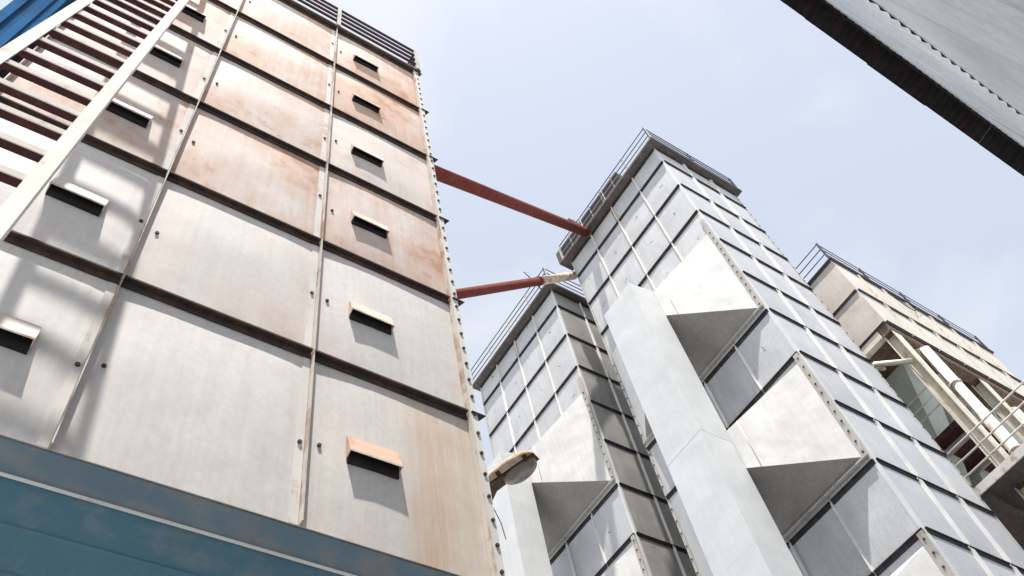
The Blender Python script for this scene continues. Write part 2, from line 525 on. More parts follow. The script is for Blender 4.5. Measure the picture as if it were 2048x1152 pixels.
# ------------------------------------------------------------------ rusty bin tower on the left
S = 3.25
ZL = [CAM_H + S * (1.025 + 0.461 * k) for k in range(7)]
XL0, XS1, XS2, XL1 = -0.350 * S, 0.030 * S, 0.410 * S, 0.775 * S
YL = S
DEPTH = 3.70
lt_base = ((XL0 + XL1) / 2, YL + DEPTH / 2, 0)
left = thing('bin_tower', 'rust-stained pale steel bin tower with vent hoods, nearest, filling the left', 'silo', lt_base, 'bin towers of the plant')
def L(x, y, z):
    return (x - lt_base[0], y - lt_base[1], z)

rust_mid = [0.12, 0.34, 1.05, 0.85, 1.25, 1.15]
rust_right = [0.25, 0.22, 1.05, 0.5, 1.35, 1.25]
rust_left = [0.08, 0.12, 0.75, 0.65, 0.75, 0.8]
cols_l = [0, XS1 - XL0, XS2 - XL0, XL1 - XL0]
face(left, lt_base, (XL0, YL), 0, cols_l, ZL, 'rusty_sheet', 'ledge_rust_shade', 'rusty_steel', 0.044, 0.010, 0.050, 0.008, bulge=0.022,
     rust=lambda i, j: (rust_left, rust_mid, rust_right)[i][j], streak={(2, 0): 1.0},
     ledge_cols={(i, j) for i in range(3) for j in range(1, 7)})
zs_side = ZL
face(left, lt_base, (XL1, YL), R(90), [0.06, 1.26, 2.46, DEPTH], zs_side, 'rusty_sheet', 'ledge_rust_shade', 'rusty_steel', 0.040, 0.010, 0.050, 0.008, bulge=0.014,
     rust=lambda i, j: 0.5, variants=2)
put('core', MB().box(L(XL0 + 0.015, YL + 0.025, ZL[0]), L(XL1 - 0.025, YL + DEPTH, ZL[-1] - 0.01)), 'rusty_steel', left)

# bolted corner angle on the right edge, flat joint strips beside the seams
put('corner_angle', MB().box(L(XL1 + 0.006, YL - 0.040, ZL[0]), L(XL1 + 0.068, YL - 0.032, ZL[-1])).box(L(XL1 + 0.006, YL - 0.0319, ZL[0]), L(XL1 + 0.013, YL + 0.03, ZL[-1])), 'strip', left)
bm_small = bolt_mesh(0.014, 0.012).mesh('bolt')
k = 0
zz = ZL[0] + 0.08
while zz < ZL[-1]:
    put('bolt', bm_small, 'bolt', left, L(XL1 + 0.043, YL - 0.040, zz))
    zz += 0.20
for xs in (XS1, XS2):
    for j in range(6):
        put('joint_strip', cached('jstrip', lambda: MB().box((-0.058, -0.007, 0.002), (-0.006, 0.004, 1.494)).mesh('joint_strip')), 'strip', left, L(xs, YL, ZL[j]))
        put('bolt', bm_small, 'bolt', left, L(xs - 0.035, YL - 0.007, ZL[j] + 0.62 + 0.1 * ((j * 7) % 3)))
        put('bolt', cached('bb', lambda: bolt_mesh(0.013, 0.014).mesh('bolt')), 'bolt', left, L(xs + 0.085, YL - 0.006, ZL[j] + 0.70 + random.uniform(-0.06, 0.06)))
# dark ends of the ledge angles that stick out past the corner
for j in range(1, 7):
    mb = MB()
    mb.hexa([(0, -0.055, -0.008), (0.115, -0.055, -0.008), (0.075, 0.05, -0.008), (0, 0.05, -0.008),
             (0, -0.055, 0.0), (0.115, -0.055, 0.0), (0.075, 0.05, 0.0), (0, 0.05, 0.0)])
    mb.box((0.0, 0.021, -0.07), (0.09, 0.028, -0.0081))
    put('ledge_end', cached('ledge_end', lambda: mb.mesh('ledge_end')), 'ledge_rust_shade', left, L(XL1 + 0.015, YL, ZL[j]))

# vent hoods
def vent_mesh():
    w, top, lip, dp = 0.345, 0.17, 0.0, 0.050
    t = 0.006
    mb = MB()
    # sloping cover
    mb.hexa([(0, -dp, lip), (w, -dp, lip), (w, -dp + t, lip), (0, -dp + t, lip),
             (0, -0.004, top), (w, -0.004, top), (w, 0.006, top), (0, 0.006, top)])
    # cheeks
    for x in (0.0, w - t):
        xa = x + 0.0008 if x == 0 else x - 0.0008
        mb.hexa([(xa, -dp + t, lip), (xa + t, -dp + t, lip), (xa + t, 0.01, lip - 0.02), (xa, 0.01, lip - 0.02),
                 (xa, -0.010, top - 0.02), (xa + t, -0.010, top - 0.02), (xa + t, 0.01, top - 0.02), (xa, 0.01, top - 0.02)])
    return mb
vm = vent_mesh().mesh('vent_hood')
om = MB().box((0.007, -0.010, -0.055), (0.338, 0.032, 0.14)).mesh('vent_shade_plate')  # dark plate in place of the shaded hole behind the hood
lipm = MB().box((0.0, -0.0535, -0.008), (0.345, -0.0505, 0.005)).mesh('vent_lip')
for col, xv in (('r', 0.487 * S), ('l', -0.158 * S)):
    for j in range(6):
        zv = ZL[j] + S * 0.188
        yb = YL - 0.032
        r_ = 1.5 if (col == 'r' and j == 0) else (0.9 if col == 'r' else 0.45)
        vh = put('vent_hood', vm, 'rusty_sheet', left, L(xv + random.uniform(-0.008, 0.008), yb, zv + random.uniform(-0.012, 0.012)), R(random.uniform(-0.6, 0.6)), rust=r_)
        vh.rotation_euler[1] = R(random.uniform(-0.9, 0.9))
        put('vent_shade_plate', om, 'shade_fill', vh, (0, 0, 0))
        put('vent_lip', lipm, 'rusty_steel', vh, (0, 0, 0))

# roof deck edge and railing
put('deck', MB().box(L(XL0 - 0.08, YL - 0.075, ZL[-1] + 0.006), L(XL1 + 0.10, YL + DEPTH + 0.1, ZL[-1] + 0.045)), 'deck', left)
rz_ = ZL[-1] + 0.045
railing(left, (L(XL0, YL - 0.06, 0)[0], L(0, YL - 0.06, 0)[1]), (L(XL1 + 0.06, 0, 0)[0], L(0, YL - 0.06, 0)[1]), rz_, 0.84, 4, 4, 'rail_maroon', 'flange', 0.020, 0.22)
railing(left, (L(XL1 + 0.06, 0, 0)[0], L(0, YL - 0.06, 0)[1]), (L(XL1 + 0.06, 0, 0)[0], L(0, YL + DEPTH, 0)[1]), rz_, 0.84, 4, 4, 'rail_maroon', 'flange', 0.020, 0.22)

# stepped blue base ring under the sheets: tucked under the wall
def sweep_x(profile, x0, x1):
    mb = MB()
    n = len(profile)
    i = len(mb.v)
    for x in (x0, x1):
        for (y, z) in profile:
            mb.v.append((x, y, z))
    for k in range(n):
        k2 = (k + 1) % n
        mb.f.append((k, k2, n + k2, n + k)); mb.s.append(False)
    mb.f.append(tuple(range(n))); mb.s.append(False)
    mb.f.append(tuple(range(n, 2 * n))[::-1]); mb.s.append(False)
    return mb
zb = ZL[0] - 0.008
bx0, bx1 = XL0 - 0.4 - lt_base[0], XL1 + 0.02 - lt_base[0]
yb = YL - lt_base[1]
def ring_part(name, prof, mat):
    return put(name, sweep_x([(yb + y, zb + z) for (y, z) in prof], bx0, bx1), mat, left)
ring_part('base_channel', [(0.004, 0.0), (0.060, -0.150), (0.30, -0.150), (0.30, 0.0)], 'blue_dusty')
ring_part('base_lip', [(0.050, -0.1502), (0.050, -0.1560), (0.068, -0.1560), (0.068, -0.1502)], 'rib_white')  # white colour stands for the sunlit edge of the blue base
ring_part('base_beam', [(0.0755, -0.1505), (0.150, -0.33), (0.142, -0.336), (0.150, -0.345), (0.215, -0.50), (0.40, -0.50), (0.40, -0.1505)], 'blue')
ring_part('base_bottom', [(0.23, -0.502), (0.26, -0.60), (0.60, -0.60), (0.60, -0.502)], 'blue')
hop = MB()
a0, a1 = L(XL0 + 0.35, YL + 0.55, ZL[0] - 0.45), L(XL1 - 0.35, YL + DEPTH - 0.3, ZL[0] - 0.45)
cx, cy = 0.0, 0.1
hop.hexa([(cx - 0.25, cy - 0.25, 1.6), (cx + 0.25, cy - 0.25, 1.6), (cx + 0.25, cy + 0.25, 1.6), (cx - 0.25, cy + 0.25, 1.6),
          (a0[0], a0[1], a0[2]), (a1[0], a0[1], a0[2]), (a1[0], a1[1], a0[2]), (a0[0], a1[1], a0[2])])
put('hopper', hop, 'flange', left)
for x in (XL0 + 0.25, XL1 - 0.25):
    for y in (YL + 0.42, YL + DEPTH - 0.25):
        mb = MB()
        mb.box((-0.13, -0.13, 0), (0.13, -0.11, ZL[0] - 0.615)).box((-0.13, 0.11, 0), (0.13, 0.13, ZL[0] - 0.615)).box((-0.01, -0.1099, 0), (0.01, 0.1099, ZL[0] - 0.615))
        put('leg', cached('lleg', lambda: mb.mesh('leg')), 'blue', left, L(x, y, 0))

# ------------------------------------------------------------------ ladder leaning on the rusty tower
lad_x0, lad_x1 = -0.275 * S, -0.119 * S
def lad_y(zc):           # zc above the camera
    return S * 0.63 + 0.132 * (zc - S)
zbot, ztop = -CAM_H, S * 3.72
ladder = thing('ladder', 'long pale steel ladder with dark-bottomed rungs leaning on the rusty tower', 'ladder', ((lad_x0 + lad_x1) / 2, lad_y(zbot), 0))
lb = ladder.location
def rail_mb(x, sgn):
    mb = MB()
    y0, y1 = lad_y(zbot) - lb.y, lad_y(ztop) - lb.y
    x -= lb.x
    h = ztop - zbot
    w = 0.068
    for (xa, xb, ya, yb2) in ((x - w / 2, x + w / 2, -0.004, 0.004), (x + sgn * w / 2 - sgn * 0.008, x + sgn * w / 2 - sgn * 0.001, 0.0041, 0.05)):
        xa, xb = min(xa, xb), max(xa, xb)
        mb.hexa([(xa, y0 + ya, 0), (xb, y0 + ya, 0), (xb, y0 + yb2, 0), (xa, y0 + yb2, 0),
                 (xa, y1 + ya, h), (xb, y1 + ya, h), (xb, y1 + yb2, h), (xa, y1 + yb2, h)])
    return mb
put('stile', rail_mb(lad_x0, -1), 'ladder', ladder)
put('stile', rail_mb(lad_x1, 1), 'ladder', ladder)
wr = lad_x1 - lad_x0 - 0.02
rung_me = MB().box((-wr / 2, 0.005, -0.022), (wr / 2, 0.011, 0.024)).mesh('rung')
tread_me = MB().box((-wr / 2, 0.0111, -0.022), (wr / 2, 0.054, -0.016)).mesh('tread')  # drawn maroon: the rung's shaded underside is put into this plate's colour
pitch = 0.104 * S
zr = S * 0.985 - pitch * 13
while zr < ztop - 0.15:
    if zr > zbot + 0.2:
        rg = put('rung', rung_me, 'ladder', ladder, (0, lad_y(zr) - lb.y, zr + CAM_H), R(-1.2))
        put('tread', tread_me, 'maroon', rg)
    zr += pitch

# ------------------------------------------------------------------ blue elevator trunk left of the rusty tower
ev = thing('elevator_trunk', 'deep blue ribbed elevator trunk rising at the top left corner', 'elevator', (-1.45, YL + 0.25, 0))
HZ = 17.0
put('casing', MB().box((-0.10, -0.14, 0), (0.15, 0.3, HZ)), 'blue_deep', ev)
put('flange', MB().box((-0.125, -0.178, 0), (-0.050, -0.1401, HZ)), 'blue_deep', ev)
put('flange', MB().box((0.02, -0.165, 0), (0.085, -0.1401, HZ)), 'blue_deep', ev)
put('gap_shade_plate', MB().box((0.1505, -0.02, 0), (0.30, 0.25, HZ)), 'shade_fill', ev)  # black plate painted in for the shaded gap next to the tower
zz = 1.2
while zz < HZ:
    put('joint_collar', cached('evc', lambda: MB().box((-0.135, -0.19, -0.02), (0.16, -0.1785, 0.02)).mesh('joint_collar')), 'blue_deep', ev, (0, 0, zz))
    zz += 2.4

# ------------------------------------------------------------------ the pair of galvanised dryer towers
XB = 11.67
LEVB = 0.1284 * XB
def zb_(u):
    return CAM_H + XB * u
ZTOP = 1.869
ZB = [zb_(ZTOP - 0.1284 * k) for k in range(12)][::-1]      # lowest ledge .. top ledge
ZB.append(zb_(1.945))
NLEV = len(ZB) - 1
TW, TD = 0.362 * XB, 0.267 * XB

def dryer(label, y0, duct_y, side_sheet):
    base = (XB + TD / 2, y0 + TW / 2, 0)
    t = thing('dryer_tower', label, 'silo', base, 'grain dryer towers')
    def P(x, y, z):
        return (x - base[0], y - base[1], z)
    colw = TW / 4
    # hood bays: (z low, z high, wall edges of the bay)
    bays = []
    for n_, (a, b_) in enumerate([(1.243, 1.522), (0.855, 1.078), (0.470, 0.693)]):
        bays.append((zb_(a), zb_(b_)))
    # levels covered by hoods get plain sheet behind; ribs and ledges leave them free
    rib_skip, ledge_ok = set(), set()
    for j in range(len(ZB)):
        for i in range(4):
            ledge_ok.add((i, j))
    for (a, b_) in bays:
        for j in range(NLEV):
            zc = (ZB[j] + ZB[j + 1]) / 2
            if a - 0.1 < zc < b_ + 0.1 and (ZB[j] > a - 0.3 and ZB[j + 1] < b_ + 1.05):
                for i in range(5):
                    if ZB[j + 1] < b_ + 0.35:
                        rib_skip.add((i, j))
        for j in range(len(ZB)):
            if a + 0.25 < ZB[j] < b_ + 0.02:
                for i in range(4):
                    ledge_ok.discard((i, j))
    face(t, base, (XB, y0 + TW), R(-90), [colw * k for k in range(5)], ZB, 'galv', 'ledge_grey', 'rib_white', 0.042, 0.008, 0.065, 0.014,
         bulge=0.013, ledge_leg=0.085, rust=lambda i, j: 0.0, rib_skip=rib_skip, ledge_cols=ledge_ok, end_ribs=False, rib_taper=True)
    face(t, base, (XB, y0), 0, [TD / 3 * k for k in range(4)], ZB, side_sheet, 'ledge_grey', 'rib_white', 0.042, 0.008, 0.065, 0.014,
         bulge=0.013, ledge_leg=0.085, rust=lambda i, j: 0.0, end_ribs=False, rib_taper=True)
    put('core', MB().box(P(XB + 0.03, y0 + 0.03, 0), P(XB + TD - 0.002, y0 + TW - 0.002, ZB[-1] - 0.01)), 'galv', t)
    put('lower_wall', MB().box(P(XB + 0.005, y0 + 0.005, 0), P(XB + TD - 0.01, y0 + TW - 0.01, ZB[0] - 0.04)), 'galv', t)
    # corner angles with bolts
    put('corner_angle', MB().box(P(XB - 0.010, y0 - 0.010, ZB[0]), P(XB - 0.003, y0 + 0.055, ZB[-1])).box(P(XB - 0.0029, y0 - 0.010, ZB[0]), P(XB + 0.055, y0 - 0.003, ZB[-1])), 'galv_new', t)
    put('corner_angle', MB().box(P(XB - 0.012, y0 + TW - 0.06, ZB[0]), P(XB - 0.004, y0 + TW + 0.008, ZB[-1])), 'flange', t)
    put('corner_angle', MB().box(P(XB + TD - 0.06, y0 - 0.012, ZB[0]), P(XB + TD + 0.008, y0 - 0.004, ZB[-1])), 'flange', t)
    zz = ZB[3]
    bme = cached('bolt_b', lambda: bolt_mesh(0.022, 0.012).mesh('bolt'))
    while zz < ZB[-1]:
        put('bolt', bme, 'bolt', t, P(XB + TD - 0.026, y0 - 0.012, zz))
        if zz < zb_(1.5):
            put('bolt', bme, 'bolt', t, P(XB - 0.012, y0 + TW - 0.026, zz), R(-90))
        zz += 0.33
    # hand painted ticks on the sheets and a rust run below the platform
    rm = random.Random(int(y0 * 10))
    for i in range(4):
        for j in range(4, NLEV):
            if rm.random() < 0.35:
                continue
            mk_ = MB()
            px, pz = 0.0, 0.0
            for q in range(rm.randint(3, 5)):
                nx, nz = px + rm.uniform(-0.07, 0.07), pz + rm.uniform(-0.09, 0.05)
                mk_.tube((0, px, pz), (0, nx, nz), 0.006, 4)
                px, pz = nx, nz
            put('paint_mark', mk_, 'bolt' if rm.random() < 0.3 else 'mark', t, P(XB - 0.011, y0 + colw * (i + 0.5) + rm.uniform(-0.15, 0.15), ZB[j] + rm.uniform(0.6, 0.9)))
    put('rust_run', MB().box(P(XB - 0.012, y0 + 2.05 * 1.02, ZB[-2] + 0.12), P(XB - 0.009, y0 + 2.05 * 1.02 + 0.11, ZB[-1] - 0.05)), 'rust_patch', t)
    # collector hoods: rectangular mouth on the wall narrowing to the duct
    d0, d1 = duct_y
    for (a, b_) in bays:
        m0, m1 = y0 + 0.12, y0 + TW - 0.10
        zc = (a + b_) / 2
        hh = 0.0425 * XB
        xo = 0.918 * XB
        A = [(XB - 0.03, m0, a), (XB - 0.03, m1, a), (XB - 0.03, m1, b_), (XB - 0.03, m0, b_)]
        B = [(xo, d0, zc - hh), (xo, d1, zc - hh), (xo, d1, zc + hh), (xo, d0, zc + hh)]
        ho = bpy.data.objects.new('collector_hood', None)
        COL.objects.link(ho)
        ho.parent = t
        ho.location = P(XB, (m0 + m1) / 2, a)
        def H(p):
            return (p[0] - XB, p[1] - (m0 + m1) / 2, p[2] - a)
        def skin(name, q, mat, inward):
            mb = MB()
            q = [Vector(H(p)) for p in q]
            nn = (q[1] - q[0]).cross(q[2] - q[0]).normalized() * 0.006
            if nn.dot(Vector(inward)) < 0:
                nn = -nn
            mb.hexa([tuple(p) for p in q] + [tuple(p + nn) for p in q])
            return put(name, mb, mat, ho)
        skin('side_sheet', [A[0], B[0], B[3], A[3]], 'white_sheet', (1, 1, 0))
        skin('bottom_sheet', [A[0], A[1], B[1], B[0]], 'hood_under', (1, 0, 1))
        skin('top_sheet', [A[3], A[2], B[2], B[3]], 'white_sheet', (1, 0, -1))
        skin('side_sheet', [A[1], B[1], B[2], A[2]], 'galv_new', (1, -1, 0))
        # folded seam across the bright sheet
        f0 = [Vector(A[0]).lerp(Vector(B[0]), 0.86), Vector(A[3]).lerp(Vector(B[3]), 0.86)]
        nrm = (Vector(B[0]) - Vector(A[0])).cross(Vector((0, 0, 1))).normalized()
        if nrm.y > 0:
            nrm = -nrm
        put('seam', MB().tube(H(f0[0] + nrm * 0.002), H(f0[1] + nrm * 0.002), 0.007, 6), 'galv', ho)
        # mouth flange with bolts
        fr = MB()
        x0, x1 = XB - 0.052, XB - 0.0305
        fr.box(H((x0, m0 - 0.10, a - 0.02)), H((x1, m0 + 0.012, b_ + 0.55 if a > zb_(1.2) else b_ + 0.20)))
        put('mouth_flange', fr, 'flange', ho)
        fr = MB()
        fr.box(H((XB - 0.085, m0 - 0.10, a - 0.055)), H((XB - 0.03, m1 + 0.08, a - 0.021)))
        put('mouth_flange', fr, 'flange', ho)
        zz = a + 0.06
        while zz < b_ + 0.12:
            put('bolt', bme, 'bolt', ho, H((x0, m0 - 0.05, zz)), R(-90))
            zz += 0.26
    # vertical duct in front of the hoods, made of sheet sections
    xa, xb2 = 0.850 * XB, 0.9175 * XB
    ztop_d = zb_(1.425)
    zz = ztop_d
    k_ = 0
    hs = 2.6
    while zz > 0:
        z0 = max(0.0, zz - hs)
        e = 0.0 if k_ % 2 == 0 else 0.002
        mid = d0 + (d1 - d0) * 0.55
        mb = MB()
        ring = [(xa - e, d0 - e), (xa - e, mid), (xa - e, d1 + e), (xb2, d1 + e), (xb2, d0 - e)]
        n = len(ring)
        dz = 0.10 if k_ == 0 else 0.0
        for (zq, top_) in ((z0, 0), (zz, 1)):
            for (x, y) in ring:
                zq2 = zq - (dz * 2.2 if (top_ and x < xb2 - 0.1) else 0)
                mb.v.append(P(x, y, zq2))
        for k2 in range(n):
            k3 = (k2 + 1) % n
            mb.f.append((k2, k3, n + k3, n + k2)); mb.s.append(False)
        mb.f.append(tuple(range(n))); mb.s.append(False)
        mb.f.append(tuple(range(n, 2 * n))); mb.s.append(False)
        put('duct_section', mb, 'galv_new', t)
        zz = z0 - (0.0 if z0 == 0 else 0.004)
        k_ += 1
    # platform and railing on top
    zt = ZB[-1]
    ov = 0.27
    put('platform', MB().box(P(XB - ov, y0 - ov * 0.8, zt + 0.004), P(XB + TD + 0.12, y0 + TW + 0.14, zt + 0.085)), 'deck', t)
    ra = P(XB - ov + 0.05, y0 - ov * 0.8 + 0.05, 0)
    rb = P(XB - ov + 0.05, y0 + TW + 0.08, 0)
    rc = P(XB + TD + 0.06, y0 - ov * 0.8 + 0.05, 0)
    railing(t, ra, rb, zt + 0.085, 0.80, 3, 5, 'rail_blue', 'rail_pale', 0.016, 0.28)
    railing(t, ra, rc, zt + 0.085, 0.80, 3, 3, 'rail_blue', 'rail_blue', 0.016, 0.28)
    return t, base

YB0, YC0 = 0.387 * XB, 0.845 * XB
tB, baseB = dryer('tall galvanised dryer tower at centre right with white hoods and a vertical duct', YB0, (0.528 * XB, 0.612 * XB), 'galv_side')
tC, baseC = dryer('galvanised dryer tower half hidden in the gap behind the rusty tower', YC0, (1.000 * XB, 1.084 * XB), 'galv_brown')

# conveyor trough on the roof of the dryers
cv = thing('conveyor_trough', 'dark grey covered conveyor trough behind the railing on the tall dryer roof', 'conveyor', (XB + 0.02, 0.64 * XB, ZB[-1] + 0.09))
put('trough', MB().box((-0.20, -1.60, 0.12), (0.30, 1.60, 0.74)), 'deck', cv)
for k in range(6):
    put('trough_flange', cached('tfl', lambda: MB().box((-0.225, -0.02, 0.10), (-0.2005, 0.02, 0.76)).mesh('trough_flange')), 'flange', cv, (0, -1.35 + 0.55 * k, 0))
for y in (-1.2, 1.3):
    put('stand', cached('stand', lambda: MB().box((-0.2, -0.04, 0), (0.28, 0.04, 0.119)).mesh('stand')), 'deck', cv, (0, y, 0))

# ------------------------------------------------------------------ inclined red spouts
def spout(label, far, near, tail, r, split, clamp_at, loc_mat='pipe_red'):
    far, near = Vector(far), Vector(near)
    d = (near - far).normalized()
    end = near + d * tail
    t = thing('spout_pipe', label, 'pipe', tuple(end), 'inclined grain spouts')
    mid = far + d * split
    put('pipe_end', MB().tube(far - end, mid - end, r * 1.01, 20), 'pipe_beige', t)
    put('pipe', MB().tube(mid - end, (0, 0, 0), r, 20), 'pipe_red', t)
    put('collar', MB().tube(mid - d * 0.06 - end, mid + d * 0.06 - end, r * 1.12, 20), 'pipe_red', t)
    c_ = far + d * clamp_at - end
    side = d.cross(Vector((0, 0, 1))).normalized()
    return t, c_, side, d, end
p1, c1, s1, d1_, e1 = spout('thick rust-red spout running from the rusty tower up to the tall dryer roof',
      (1.0 * XB + 0.15, 0.668 * XB, zb_(1.975) ), (4.55, 5.72, 15.90 + CAM_H), 4.2, 0.140, 0.55, 1.1)
u1 = s1.cross(d1_).normalized()
put('gate_handle', MB().tube(c1 + u1 * 0.1, c1 + u1 * 0.42 + d1_ * -0.2, 0.022, 8), 'rail_blue', p1)
put('slide_gate', MB().box(tuple(c1 + d1_ * 0.5 + u1 * 0.14 - Vector((0.16, 0.1, 0.06))), tuple(c1 + d1_ * 0.5 + u1 * 0.14 + Vector((0.16, 0.1, 0.06)))), 'maroon', p1)
p2, c2, s2, d2_, e2 = spout('lower rust-red spout with a pale end over the half hidden dryer',
      (1.005 * XB, 0.762 * XB, zb_(1.90)), (6.75, 8.47, 16.88 + CAM_H), 5.4, 0.122, 2.6, 2.9)
u2 = s2.cross(d2_).normalized()
put('gate_handle', MB().tube(c2 + u2 * 0.40, c2 - u2 * 0.42, 0.018, 8), 'rail_blue', p2)

# ------------------------------------------------------------------ cream plant building beyond the dryers
XD, YD = 16.0, 3.98
ZD = [CAM_H + z for z in (16.06, 17.50, 18.98)]
LD, WD = 6.9, 4.4
d_base = (XD + LD / 2, YD + WD / 2, 0)
dt = thing('bin_tower', 'cream bin tower on an open steel frame at the far right', 'silo', d_base, 'bin towers of the plant')
def D(x, y, z):
    return (x - d_base[0], y - d_base[1], z)
ncol = 7
dc = [LD / ncol * k for k in range(ncol + 1)]
face(dt, d_base, (XD, YD), 0, dc, ZD, 'cream_sheet', 'deck', 'cream_steel', 0.05, 0.008, 0.06, 0.02, bulge=0.01, rust=lambda i, j: 0.08 + 0.12 * ((i * 3 + j) % 3), end_ribs=False, rib_taper=True)
face(dt, d_base, (XD, YD + WD), R(-90), [0, WD / 3, 2 * WD / 3, WD], ZD, 'cream_sheet', 'deck', 'cream_steel', 0.05, 0.008, 0.06, 0.02, bulge=0.01, rust=lambda i, j: 0.30, end_ribs=False, rib_taper=True)
put('core', MB().box(D(XD + 0.03, YD + 0.03, ZD[0] + 0.01), D(XD + LD - 0.01, YD + WD - 0.01, ZD[-1] - 0.01)), 'cream_sheet', dt)
put('floor_plate', MB().box(D(XD + 0.02, YD + 0.02, ZD[0] - 0.06), D(XD + LD, YD + WD, ZD[0] - 0.009)), 'brown_steel', dt)
put('roof', MB().box(D(XD - 0.06, YD - 0.06, ZD[-1] + 0.012), D(XD + LD + 0.05, YD + WD, ZD[-1] + 0.04)), 'rail_blue', dt)
railing(dt, D(XD, YD, 0)[:2], D(XD, YD + WD, 0)[:2], ZD[-1] + 0.06, 0.80, 3, 2, 'rail_blue', 'rail_blue', 0.016, 0.28)
railing(dt, D(XD, YD, 0)[:2], D(XD + LD, YD, 0)[:2], ZD[-1] + 0.06, 0.80, 3, 5, 'rail_blue', 'rail_blue', 0.012, 0.28)
# frame
def ibeam_v(w, d, h, t=0.02):
    return MB().box((-w / 2, -d / 2, 0), (w / 2, -d / 2 + t, h)).box((-w / 2, d / 2 - t, 0), (w / 2, d / 2, h)).box((-t / 2, -d / 2 + t + 0.0001, 0), (t / 2, d / 2 - t - 0.0001, h))
fz = ZD[0] - 0.062
for x in (XD + 0.20, XD + LD / 2, XD + LD - 0.2):
    for y in (YD + 0.16, YD + WD - 0.2):
        put('post', cached('dpost', lambda: ibeam_v(0.34, 0.26, fz - 0.25).mesh('post')), 'cream_steel', dt, D(x, y, 0))
put('beam', MB().box(D(XD - 0.02, YD + 0.30, fz - 0.24), D(XD + 0.16, YD + WD, fz - 0.002)), 'cream_steel', dt)
put('beam', MB().box(D(XD + 0.0, YD + 0.02, fz - 0.24), D(XD + LD, YD + 0.28, fz - 0.002)), 'brown_steel', dt)
# braces and inner bins
def bar(name, a, b_, r, mat, parent, base):
    a, b_ = Vector(a), Vector(b_)
    return put(name, MB().tube(a - Vector(base), b_ - Vector(base), r, 6), mat, parent)
bar('brace', (XD, 4.85, CAM_H + 15.38), (XD + 0.05, 4.12, CAM_H + 14.66), 0.065, 'cream_steel', dt, d_base)
bar('brace', (XD + 0.1, 4.75, CAM_H + 15.15), (XD + 0.5, 5.2, CAM_H + 15.9), 0.045, 'cream_steel', dt, d_base)
railing(dt, D(17.0, 4.15, 0)[:2], D(17.0, 6.6, 0)[:2], CAM_H + 13.55, 1.15, 3, 2, 'rail_pale', 'rail_pale', 0.018, 0.56)
put('mezzanine', MB().box(D(16.95, 4.3, CAM_H + 13.35), D(XD + LD - 0.6, YD + 2.3, CAM_H + 13.5)), 'maroon', dt)
for k in range(3):
    put('joist', cached('mzj', lambda: MB().box((-0.04, 0, -0.16), (0.04, 1.9, -0.0005)).mesh('joist')), 'flange', dt, D(17.3 + 1.1 * k, 4.32, CAM_H + 13.35))
for k in range(5):
    mb = MB()
    x0 = XD + 1.0 + k * 1.16
    mb.hexa([(x0 + 0.35, YD + 1.6, 13.6), (x0 + 0.75, YD + 1.6, 13.6), (x0 + 0.75, YD + 2.6, 13.6), (x0 + 0.35, YD + 2.6, 13.6),
             (x0, YD + 0.6, fz - 0.26), (x0 + 1.1, YD + 0.6, fz - 0.26), (x0 + 1.1, YD + 3.6, fz - 0.26), (x0, YD + 3.6, fz - 0.26)])
    mb.v = [(p[0] - d_base[0], p[1] - d_base[1], p[2]) for p in mb.v]
    put('bin_hopper', mb, 'green_grey', dt)
put('inner_wall', MB().box(D(XD + 0.5, YD + 3.3, 11.9), D(XD + LD, YD + 3.38, fz - 0.27)), 'green_grey', dt)
put('inner_wall', MB().box(D(XD + 0.9, YD + 2.4, 4.0), D(XD + LD, YD + 2.5, 13.4)), 'maroon', dt)
for k, (x, y, z0, z1) in enumerate([(XD + 1.05, YD + 0.02, 6.0, CAM_H + 15.55), (XD + 4.1, YD + 0.1, 6.0, CAM_H + 15.0)]):
    pp = put('down_pipe', MB().tube(D(x, y, z0), D(x, y, z1), 0.13 if k == 0 else 0.10, 16), 'cream_steel', dt)
    put('elbow', MB().tube((x - d_base[0], y - d_base[1], z1 - 0.05), (x - d_base[0] + 0.10, y - d_base[1] + 0.35, z1 + 0.28), 0.12, 14), 'cream_steel', pp)
    zz = z0 + 1
    while zz < z1 - 0.2:
        put('pipe_collar', MB().tube(D(x, y, zz), D(x, y, zz + 0.05), 0.15 if k == 0 else 0.12, 16), 'cream_steel', pp)
        zz += 2.2
# service platform between the towers
pf = thing('service_platform', 'dark service platform with a thin pale railing between dryer and cream tower', 'platform', (16.6, 3.4, CAM_H + 10.9))
put('floor', MB().box((-1.1, -1.6, -0.14), (4.5, 3.0, -0.02)), 'deck', pf)
put('edge_angle', MB().box((-1.13, -1.6, -0.16), (-1.1005, 3.0, 0.03)), 'rail_pale', pf)
for k in range(3):
    put('joist', cached('joist', lambda: MB().box((-1.05, -0.05, -0.34), (4.4, 0.05, -0.1405)).mesh('joist')), 'deck', pf, (0, -1.0 + 1.1 * k, 0))
railing(pf, (-1.1, -1.55), (-1.1, 2.9), 0.03, 0.95, 3, 3, 'rail_pale', 'rail_pale', 0.020, 0.30)

# sagging cable on the cream tower
mb = MB()
pts = []
for k in range(9):
    u = k / 8
    pts.append(Vector((18.2 + 1.2 * u, YD - 0.06, ZD[-1] - 0.35 - 0.35 * math.sin(math.pi * u) + 0.3 * u)))
for a, b_ in zip(pts[:-1], pts[1:]):
    mb.tube(a - pts[0], b_ - pts[0], 0.012, 6)
o = put('cable', mb, 'cable', None, tuple(pts[0]))
o['label'] = 'thin black cable sagging under the railing of the cream tower'
o['category'] = 'cable'

